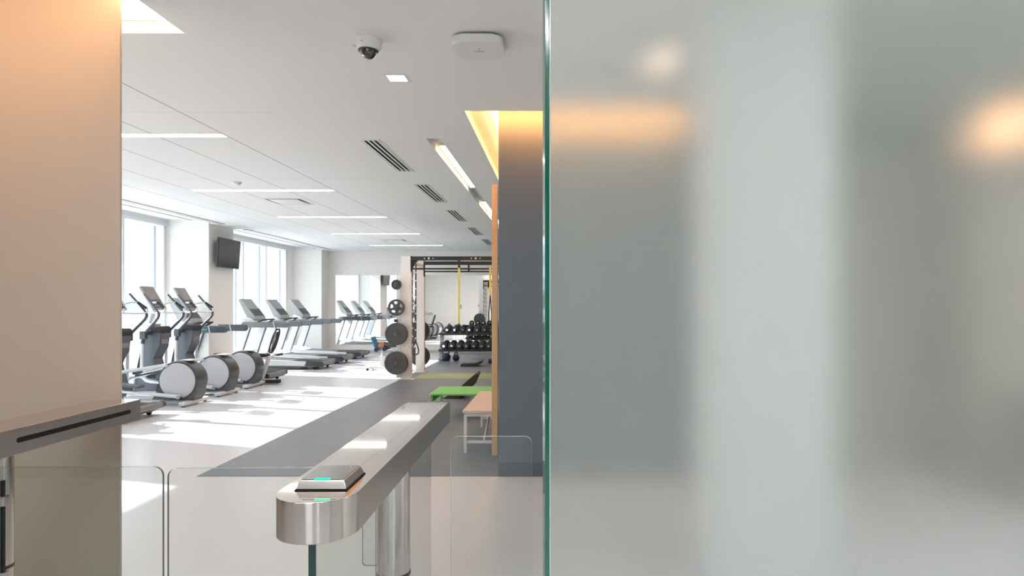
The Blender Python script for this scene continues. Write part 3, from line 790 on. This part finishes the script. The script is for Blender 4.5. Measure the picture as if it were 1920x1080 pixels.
# wall switch on the back face of the beige wall (seen in the mirror)
e = thing('wall_switch', 'small grey switch panel on the far wall in the mirror', 'switch', (-5.5, 3.519, 1.35))
MB().box((-.06, .0, -.12), (.06, .02, .12), bev=.004).build('plate', 'trimgrey', e)
MB().box((-.02, .02, -.04), (.02, .026, .04), bev=.002).build('rocker', 'greyrail', e)

# ------------------------------------------------------------------ treadmills (user faces the windows, -x). origin under the deck's rear end centre
def make_treadmill(label, loc, raillight=False):
    e = thing('treadmill', label, 'treadmill', loc, 0, 'treadmills facing the windows')
    # deck
    MB().prism([(-2.15, .06), (-.06, .06), (0, .10), (0, .155), (-.03, .185), (-1.62, .225), (-2.15, .225)], 'y', -.40, .40, bev=.006).build('deck', 'greyrail', e)
    for s in (-1, 1):
        MB().prism([(-1.66, .10), (-.42, .085), (-.38, .185), (-1.66, .245)], 'y', s*.405-.03, s*.405+.03, bev=.004).build('side_rail', 'decksilver', e)
        MB().prism([(-.42, .085), (-.02, .085), (.01, .11), (.005, .165), (-.03, .19), (-.38, .20)], 'y', s*.405-.031, s*.405+.031, bev=.005).build('rear_cover', 'housing', e)
        MB().box((-.50, s*.34-.03, .0), (-.40, s*.34+.03, .07), bev=.006).build('foot', 'rubberblack', e)
        MB().cyl((-.17, s*.34-.02, .03), (-.17, s*.34+.02, .03), .03, n=14).build('rear_wheel', 'rubberblack', e)
        MB().box((-1.98, s*.34-.03, .0), (-1.88, s*.34+.03, .07), bev=.006).build('foot', 'rubberblack', e)
    MB().prism([(-1.68, .226), (-.035, .188), (-.035, .192), (-1.68, .231)], 'y', -.30, .30).build('running_belt', 'belt', e)
    # motor hood
    MB().prism([(-2.20, .07), (-1.62, .20), (-1.58, .24), (-1.75, .30), (-2.05, .33), (-2.20, .26)], 'y', -.42, .42, bev=.02).build('motor_hood', 'machinewhite', e)
    # uprights: slanted blades
    for s in (-1, 1):
        u = MB().prism([(-2.12, .15), (-1.93, .15), (-1.66, .97), (-1.82, .97)], 'y', s*.40-.035, s*.40+.035, bev=.008).build('upright', 'machinewhite', e)
        MB().prism([(-1.935, .16), (-1.922, .16), (-1.652, .97), (-1.665, .97)], 'y', s*.40-.037, s*.40+.037).build('seam', 'greyrail', u)
        rl = MB().prism(rrect(-1.86, -.80, .96, 1.085, .055, (1, 1, 0, 1)), 'y', s*.40-.045, s*.40+.045, bev=.012).build('handrail', 'machinewhite' if raillight else 'greyrail', e)
        if raillight:
            MB().prism([(-1.37, 1.088), (-.83, 1.088), (-.797, 1.05), (-.797, .99), (-.83, .957), (-1.30, .957)], 'y', s*.40-.048, s*.40+.048, bev=.01).build('rail_cover', 'shroud', rl)
        MB().prism([(-1.11, .955), (-1.09, .955), (-1.12, 1.09), (-1.14, 1.09)], 'y', s*.40-.049, s*.40+.049).build('rail_band', 'machinewhite', rl)
        if raillight:
            b = MB()
            for k in range(6): b.box((-1.26+k*.018, s*.40-.0505, 1.008), (-1.248+k*.018, s*.40-.0475, 1.024+.006*(k % 2)))
            b.build('rail_lettering', 'teal', rl)
    # cross bar and console
    MB().prism([(-1.95, .97), (-1.62, .97), (-1.58, 1.07), (-1.68, 1.16), (-1.86, 1.20)], 'y', -.36, .36, bev=.015).build('console_base', 'machinewhite', e)
    c = MB().prism([(-2.02, 1.60), (-1.96, 1.62), (-1.62, 1.20), (-1.62, 1.13), (-1.72, 1.10), (-1.80, 1.16)], 'y', -.27, .27, bev=.012).build('console', 'bezel', e)
    MB().prism([(-1.972, 1.607), (-1.962, 1.617), (-1.782, 1.396), (-1.792, 1.386)], 'y', -.22, .22).build('screen', 'screen', c)
    MB().prism([(-1.772, 1.372), (-1.758, 1.382), (-1.625, 1.205), (-1.645, 1.190)], 'y', -.24, .24).build('keypad', 'keypad', c)
    MB().tube([(-1.60, -.30, 1.05), (-1.45, -.28, 1.13), (-1.38, -.20, 1.14), (-1.36, 0, 1.14), (-1.38, .20, 1.14), (-1.45, .28, 1.13), (-1.60, .30, 1.05)], .018, smooth=2).build('crossbar_handle', 'grip', e)
    return e
TX = -5.38
t = make_treadmill('treadmill nearest the back wall, farthest of the row', (TX, 18.3, 0))
dup(t, (TX, 16.85, 0), 'treadmill between two others in the row before the back wall')
dup(t, (TX, 15.45, 0), 'treadmill first of the far three, just past the pillar')
dup(t, (TX, 8.58, 0), 'treadmill hidden by the beige wall with only its rear end showing')
make_treadmill('treadmill with pale handrails and teal lettering behind the last elliptical', (-5.48, 12.86, 0), True)

# ------------------------------------------------------------------ ellipticals (user faces the windows). origin under machine centre at x of the rear stabiliser
def make_elliptical(label, loc):
    e = thing('elliptical_trainer', label, 'elliptical trainer', loc, 0, 'elliptical trainers facing the windows')
    # rear drive housing, disc face towards -y
    cx, cz = -.16, .365
    def ring(r): return [(cx + r*math.cos(2*PI*i/48), cz + r*math.sin(2*PI*i/48)) for i in range(48)]
    MB().lathe([(0, -.16), (.262, -.16), (.285, -.15), (.296, -.12), (.302, 0), (.296, .12), (.285, .15), (.262, .16), (0, .16)], center=(cx, 0, cz), axis='y', n=56).build('drive_housing', 'housing', e)
    MB().prism([(-.56, .07), (.05, .07), (.10, .15), (.12, .30), (-.42, .30), (-.50, .18)], 'y', -.145, .145, bev=.02).build('housing_base', 'shroud', e)
    for s in (-1, 1):
        MB().lathe([(0, s*.176), (.18, s*.176), (.245, s*.172), (.262, s*.164), (.264, s*.155), (0, s*.155)], center=(cx, 0, cz), axis='y', n=56).build('crank_disc', 'disc', e)
    MB().box((-.14, -.11, .655), (.02, .11, .672), bev=.006).build('top_badge', 'silver', e)
    # base
    b = MB(); b.box((-1.75, -.035, .03), (.0, .035, .085), bev=.008)
    b.box((-1.0, -.10, .045), (-.54, .10, .12), bev=.01); b.build('base_frame', 'silver', e)
    MB().box((-.045, -.35, .015), (.05, .35, .075), bev=.022).build('rear_stabiliser', 'machinewhite', e)
    MB().box((-1.80, -.30, .015), (-1.71, .30, .075), bev=.022).build('front_stabiliser', 'machinewhite', e)
    f = MB()
    for x in (0, -1.75):
        for y in (-.29, .29): f.cyl((x, y, 0), (x, y, .02), .025, n=12)
    f.build('foot', 'rubberblack', e)
    # front shroud
    MB().prism([(-1.48, .07), (-1.10, .07), (-1.06, .30), (-1.18, .60), (-1.05, .78), (-1.02, 1.02), (-1.07, 1.12), (-1.24, 1.14), (-1.38, .80), (-1.50, .40)], 'y', -.13, .13, bev=.02).build('shroud', 'shroud', e)
    MB().prism([(-1.66, .07), (-1.45, .07), (-1.44, .42), (-1.33, .80), (-1.18, 1.17), (-1.33, 1.18), (-1.52, .85), (-1.62, .45)], 'y', -.16, .16, bev=.03).build('front_cover', 'machinewhite', e)
    MB().prism([(-1.20, 1.13), (-1.04, 1.13), (-1.0, 1.09), (-1.02, 1.02), (-1.20, 1.04)], 'y', -.14, .14, bev=.015).build('cup_holder', 'grip', e)
    MB().box((-.0, -.09, .0), (.012, .09, .10), bev=.004).build('rear_lens', 'screen', e).location = (-1.045, 0, .84)
    # console post and console
    b = MB(); b.tube([(-1.30, 0, 1.16), (-1.22, 0, 1.42)], .035, flat=1.4); b.box((-1.38, -.10, 1.15), (-1.22, .10, 1.18), bev=.008); b.build('console_post', 'silver', e)
    rot = Matrix.Rotation(R(-31), 3, 'Y')
    c = bpy.data.objects.new('console', None); C.objects.link(c); c.parent = e; c.location = (-1.235, 0, 1.60); c.rotation_euler = (0, R(-31), 0)
    MB().box((-.03, -.175, -.225), (.015, .175, .225), bev=.018).build('console_body', 'bezel', c)
    MB().box((.0145, -.140, -.045), (.0175, .140, .205)).build('screen', 'screen', c)
    MB().box((.0145, -.145, -.060), (.0185, .145, -.050)).build('shelf_lip', 'grip', c)
    b = MB()
    for i in range(4):
        for j in range(3): b.box((.0145, -.12+i*.062, -.20+j*.045), (.018, -.07+i*.062, -.17+j*.045))
    b.build('keypad', 'keypad', c)
    # static handles
    for s in (-1, 1):
        h = MB().tube([(-1.22, 0, 1.38), (-1.16, s*.16, 1.36), (-1.02, s*.26, 1.35), (-.90, s*.28, 1.36), (-.86, s*.28, 1.40), (-.92, s*.27, 1.47), (-1.03, s*.25, 1.53), (-1.13, s*.20, 1.52), (-1.20, s*.10, 1.46)], .013, smooth=2).build('static_handle', 'silver', e)
        MB().tube([(-.885, s*.275, 1.43), (-1.01, s*.255, 1.525)], .020).build('grip', 'grip', h)
    # swing arms
    for s in (-1, 1):
        y = s*.275
        ph = .03*s
        MB().box((-1.24+ph, y-.035, .93), (-1.14+ph, y+.035, 1.06), bev=.015).build('pivot_joint', 'housing', e)
        MB().cyl((-1.19, s*.12, 1.02), (-1.19+ph, y, 1.02), .03, n=14).build('pivot_axle', 'housing', e)
        MB().cyl((-1.19+ph, y, .96), (-1.21+ph, y, .86), .030, .026, n=14).build('arm_sleeve', 'housing', e)
        MB().cyl((-1.21+ph, y, .90), (-1.22+ph, y, .30), .023, n=14).build('lower_arm', 'silver', e)
        a = MB().tube([(-1.19+ph, y, 1.01), (-1.08+ph, y, 1.13), (-.97+ph, y*1.06, 1.24), (-.93+ph, y*1.08, 1.30), (-.93+ph, y*1.08, 1.36), (-1.02+ph, y*1.05, 1.47), (-1.18+ph, y, 1.66)], [.024, .021, .016, .015], smooth=2).build('swing_arm', 'handle', e)
        # foot link and pedal
        if s < 0: pts = [(-1.22, y, .31), (-1.16, y, .25), (-.95, y, .235), (-.08, y+.06, .135)]
        else: pts = [(-1.22, y, .31), (-1.12, y, .36), (-.16, y-.05, .615)]
        MB().tube(pts, .028, n=12, smooth=0 if s > 0 else 1).build('foot_link', 'silver', e)
        zc = .30 if s < 0 else .42
        b = MB(); b.box((-1.02, y-.09, zc), (-.62, y+.09, zc+.03), bev=.01, rot=Matrix.Rotation(R(8 if s < 0 else -10), 3, 'Y'))
        b.tube([(-1.03, y-.09, zc+.02), (-1.03, y+.09, zc+.02)], .022)
        b.build('pedal', 'shroud', e)
        b = MB(); b.box((-.86, y-.02, zc-.06), (-.76, y+.02, zc+.01)); b.build('pedal_bracket', 'housing', e)
        b = MB(); b.cyl((-.10 if s < 0 else -.16, s*.17, .135 if s < 0 else .615), (-.10 if s < 0 else -.16, s*.26, .135 if s < 0 else .615), .028, n=14); b.build('crank_pin', 'chrome', e)
    # upper guard rail on the near side running onto the disc
    MB().tube([(-1.30, -.18, .40), (-.95, -.19, .50), (-.30, -.19, .60)], .026, n=12).build('guide_rail', 'machinewhite', e)
    return e
t = make_elliptical('elliptical trainer nearest the beige wall, mostly cut off at its front', (-5.47, 9.88, 0))
dup(t, (-5.50, 10.93, 0), 'elliptical trainer in the middle of the row of three')
dup(t, (-5.53, 11.93, 0), 'elliptical trainer farthest of the three, in front of the pillar')

# ------------------------------------------------------------------ recumbent bike
e = thing('recumbent_bike', 'recumbent bike with an oval mesh backrest behind the third elliptical', 'exercise bike', (-5.45, 12.35, 0), 0)
MB().prism([(-1.05, .03), (.10, .03), (.10, .09), (-.20, .11), (-1.05, .11)], 'y', -.04, .04, bev=.008).build('base_frame', 'silver', e)
MB().box((-.02, -.09, .02), (.23, .05, .09), bev=.02).build('rear_foot', 'grip', e)
MB().box((-1.10, -.09, .02), (-1.02, .09, .08), bev=.015).build('front_foot', 'grip', e)
MB().tube([(-.12, 0, .08), (.02, 0, .52)], .035, flat=1.3).build('seat_post', 'silver', e)
MB().prism(rrect(-.34, .0, .50, .57, .03), 'y', -.09, .09, bev=.015).build('seat', 'grip', e)
bk = bpy.data.objects.new('backrest', None); C.objects.link(bk); bk.parent = e; bk.location = (.04, 0, .56); bk.rotation_euler = (0, R(17), 0)
pts = []
for i in range(25):
    a = 2*PI*i/24; pts.append((0, .13*math.copysign(abs(math.cos(a))**.7, math.cos(a)), .26 + .23*math.copysign(abs(math.sin(a))**.8, math.sin(a))))
MB().tube(pts, .017, n=8).build('backrest_rim', 'grip', bk)
MB().prism([(-.05, .06), (.05, .06), (.07, .25), (.05, .44), (-.05, .44), (-.07, .25)], 'x', -.004, .004).build('mesh_panel', 'bezel', bk)
MB().tube([(.01, 0, .04), (.03, 0, .30), (.01, 0, .44)], .014).build('spine', 'grip', bk)
for s in (-1, 1):
    h = MB().tube([(.0, s*.05, .50), (-.05, s*.20, .50), (.10 if s > 0 else -.2, s*.24, .53)], .014, smooth=1).build('side_handle', 'silver', e)
    MB().tube([(.02 if s > 0 else -.12, s*.235, .52), (.17 if s > 0 else -.27, s*.24, .545)], .021).build('grip', 'grip', h)
MB().prism([(-1.10, .08), (-.62, .08), (-.60, .35), (-.75, .55), (-.98, .58), (-1.08, .40)], 'y', -.09, .09, bev=.03).build('drive_cover', 'shroud', e)
for s in (-1, 1):
    MB().box((-.86, s*.16-.045, .30+s*.1), (-.76, s*.16+.045, .33+s*.1), bev=.006).build('pedal', 'grip', e)
    MB().tube([(-.82, s*.10, .32), (-.81, s*.11, .32+s*.1), (-.81, s*.16, .32+s*.1)], .01).build('crank', 'chrome', e)

# ------------------------------------------------------------------ outside
struct_box('ground_outside', 'extground', (-160, -60, -.6), (-8.4, 200, -.25))
def building(x0, x1, y0, y1, h, label, fl=3.2, bay=3.5):
    e = thing('office_building', label, 'building', ((x0+x1)/2, (y0+y1)/2, -.25), 0, 'pale buildings outside the windows')
    w, d = (x1-x0)/2, (y1-y0)/2
    MB().box((-w, -d, 0), (w, d, h)).build('walls', 'ext', e)
    MB().box((-w-.3, -d-.3, h), (w+.3, d+.3, h+.5)).build('roof', 'ext', e)
    g = MB(); z = 1.0
    while z+1.8 < h:
        g.box((w, -d+.8, z), (w+.03, d-.8, z+1.6)); g.box((-w+.8, -d-.03, z), (w-.8, -d, z+1.6)); z += fl
    g.build('window_bands', 'extwin', e)
building(-62, -44, 34, 60, 6.5, 'low pale building outside seen past the first elliptical')
building(-76, -55, 70, 96, 9.5, 'pale block outside seen through the far window')
building(-90, -70, 100, 140, 12.5, 'more distant pale block outside behind the others')
building(-60, -46, 8, 26, 5.5, 'low pale building outside at the near windows')

# ------------------------------------------------------------------ light
w = bpy.data.worlds.new('World'); bpy.context.scene.world = w; w.use_nodes = True
nt = w.node_tree; nt.nodes.clear()
out = nt.nodes.new('ShaderNodeOutputWorld'); bg = nt.nodes.new('ShaderNodeBackground')
tc = nt.nodes.new('ShaderNodeTexCoord'); sp = nt.nodes.new('ShaderNodeSeparateXYZ')
rp = nt.nodes.new('ShaderNodeValToRGB')
nt.links.new(tc.outputs['Generated'], sp.inputs['Vector']); nt.links.new(sp.outputs['Z'], rp.inputs['Fac'])
rp.color_ramp.elements[0].position = 0; rp.color_ramp.elements[0].color = (.92, .96, 1, 1)
rp.color_ramp.elements[1].position = .8; rp.color_ramp.elements[1].color = (.62, .78, 1, 1)
nt.links.new(rp.outputs['Color'], bg.inputs['Color'])
bg.inputs['Strength'].default_value = 2.1
nt.links.new(bg.outputs['Background'], out.inputs['Surface'])

sun = bpy.data.lights.new('sun', 'SUN'); sun.energy = 9; sun.angle = R(.7); sun.color = (1, .97, .93)
so = bpy.data.objects.new('sun', sun); C.objects.link(so)
el, hx, hy = R(30.4), .955, -.297
d = Vector((hx*math.cos(el), hy*math.cos(el), -math.sin(el)))
so.rotation_euler = d.to_track_quat('-Z', 'Y').to_euler(); so.location = (-20, 20, 20)
# sky portals in the window openings
def portal(y0, y1, x=XW-.3):
    l = bpy.data.lights.new('window_portal', 'AREA'); l.shape = 'RECTANGLE'; l.size = 3.1; l.size_y = y1-y0; l.cycles.is_portal = True
    o = bpy.data.objects.new('window_portal', l); C.objects.link(o); o.location = (x, (y0+y1)/2, 1.6); o.rotation_euler = (0, R(-90), 0)
for W in (W1, W2, W3): portal(W[0], W[-1])
l = bpy.data.lights.new('door_portal', 'AREA'); l.shape = 'RECTANGLE'; l.size = 1.8; l.size_y = 2.6; l.cycles.is_portal = True
o = bpy.data.objects.new('door_portal', l); C.objects.link(o); o.location = (-1.3, -4.3, 1.3); o.rotation_euler = (R(90), 0, 0)

# ------------------------------------------------------------------ camera
cam = bpy.data.cameras.new('camera'); cam.sensor_width = 36; cam.lens = 36*1235/1920
cam.shift_x = -(1048-960)/1920; cam.shift_y = 30/1920; cam.clip_end = 500; cam.clip_start = .05
co = bpy.data.objects.new('camera', cam); C.objects.link(co); co.location = (0, 0, 1.5); co.rotation_euler = (R(90), 0, 0)
sc = bpy.context.scene; sc.camera = co
sc.view_settings.view_transform = 'Standard'; sc.view_settings.look = 'None'; sc.view_settings.gamma = 1
sc.view_settings.use_curve_mapping = False
sc.view_settings.exposure = 0.90
sc.cycles.use_denoising = True
sc.cycles.max_bounces = 10; sc.cycles.diffuse_bounces = 5; sc.cycles.glossy_bounces = 5
sc.cycles.transmission_bounces = 8; sc.cycles.transparent_max_bounces = 16
sc.cycles.sample_clamp_indirect = 8
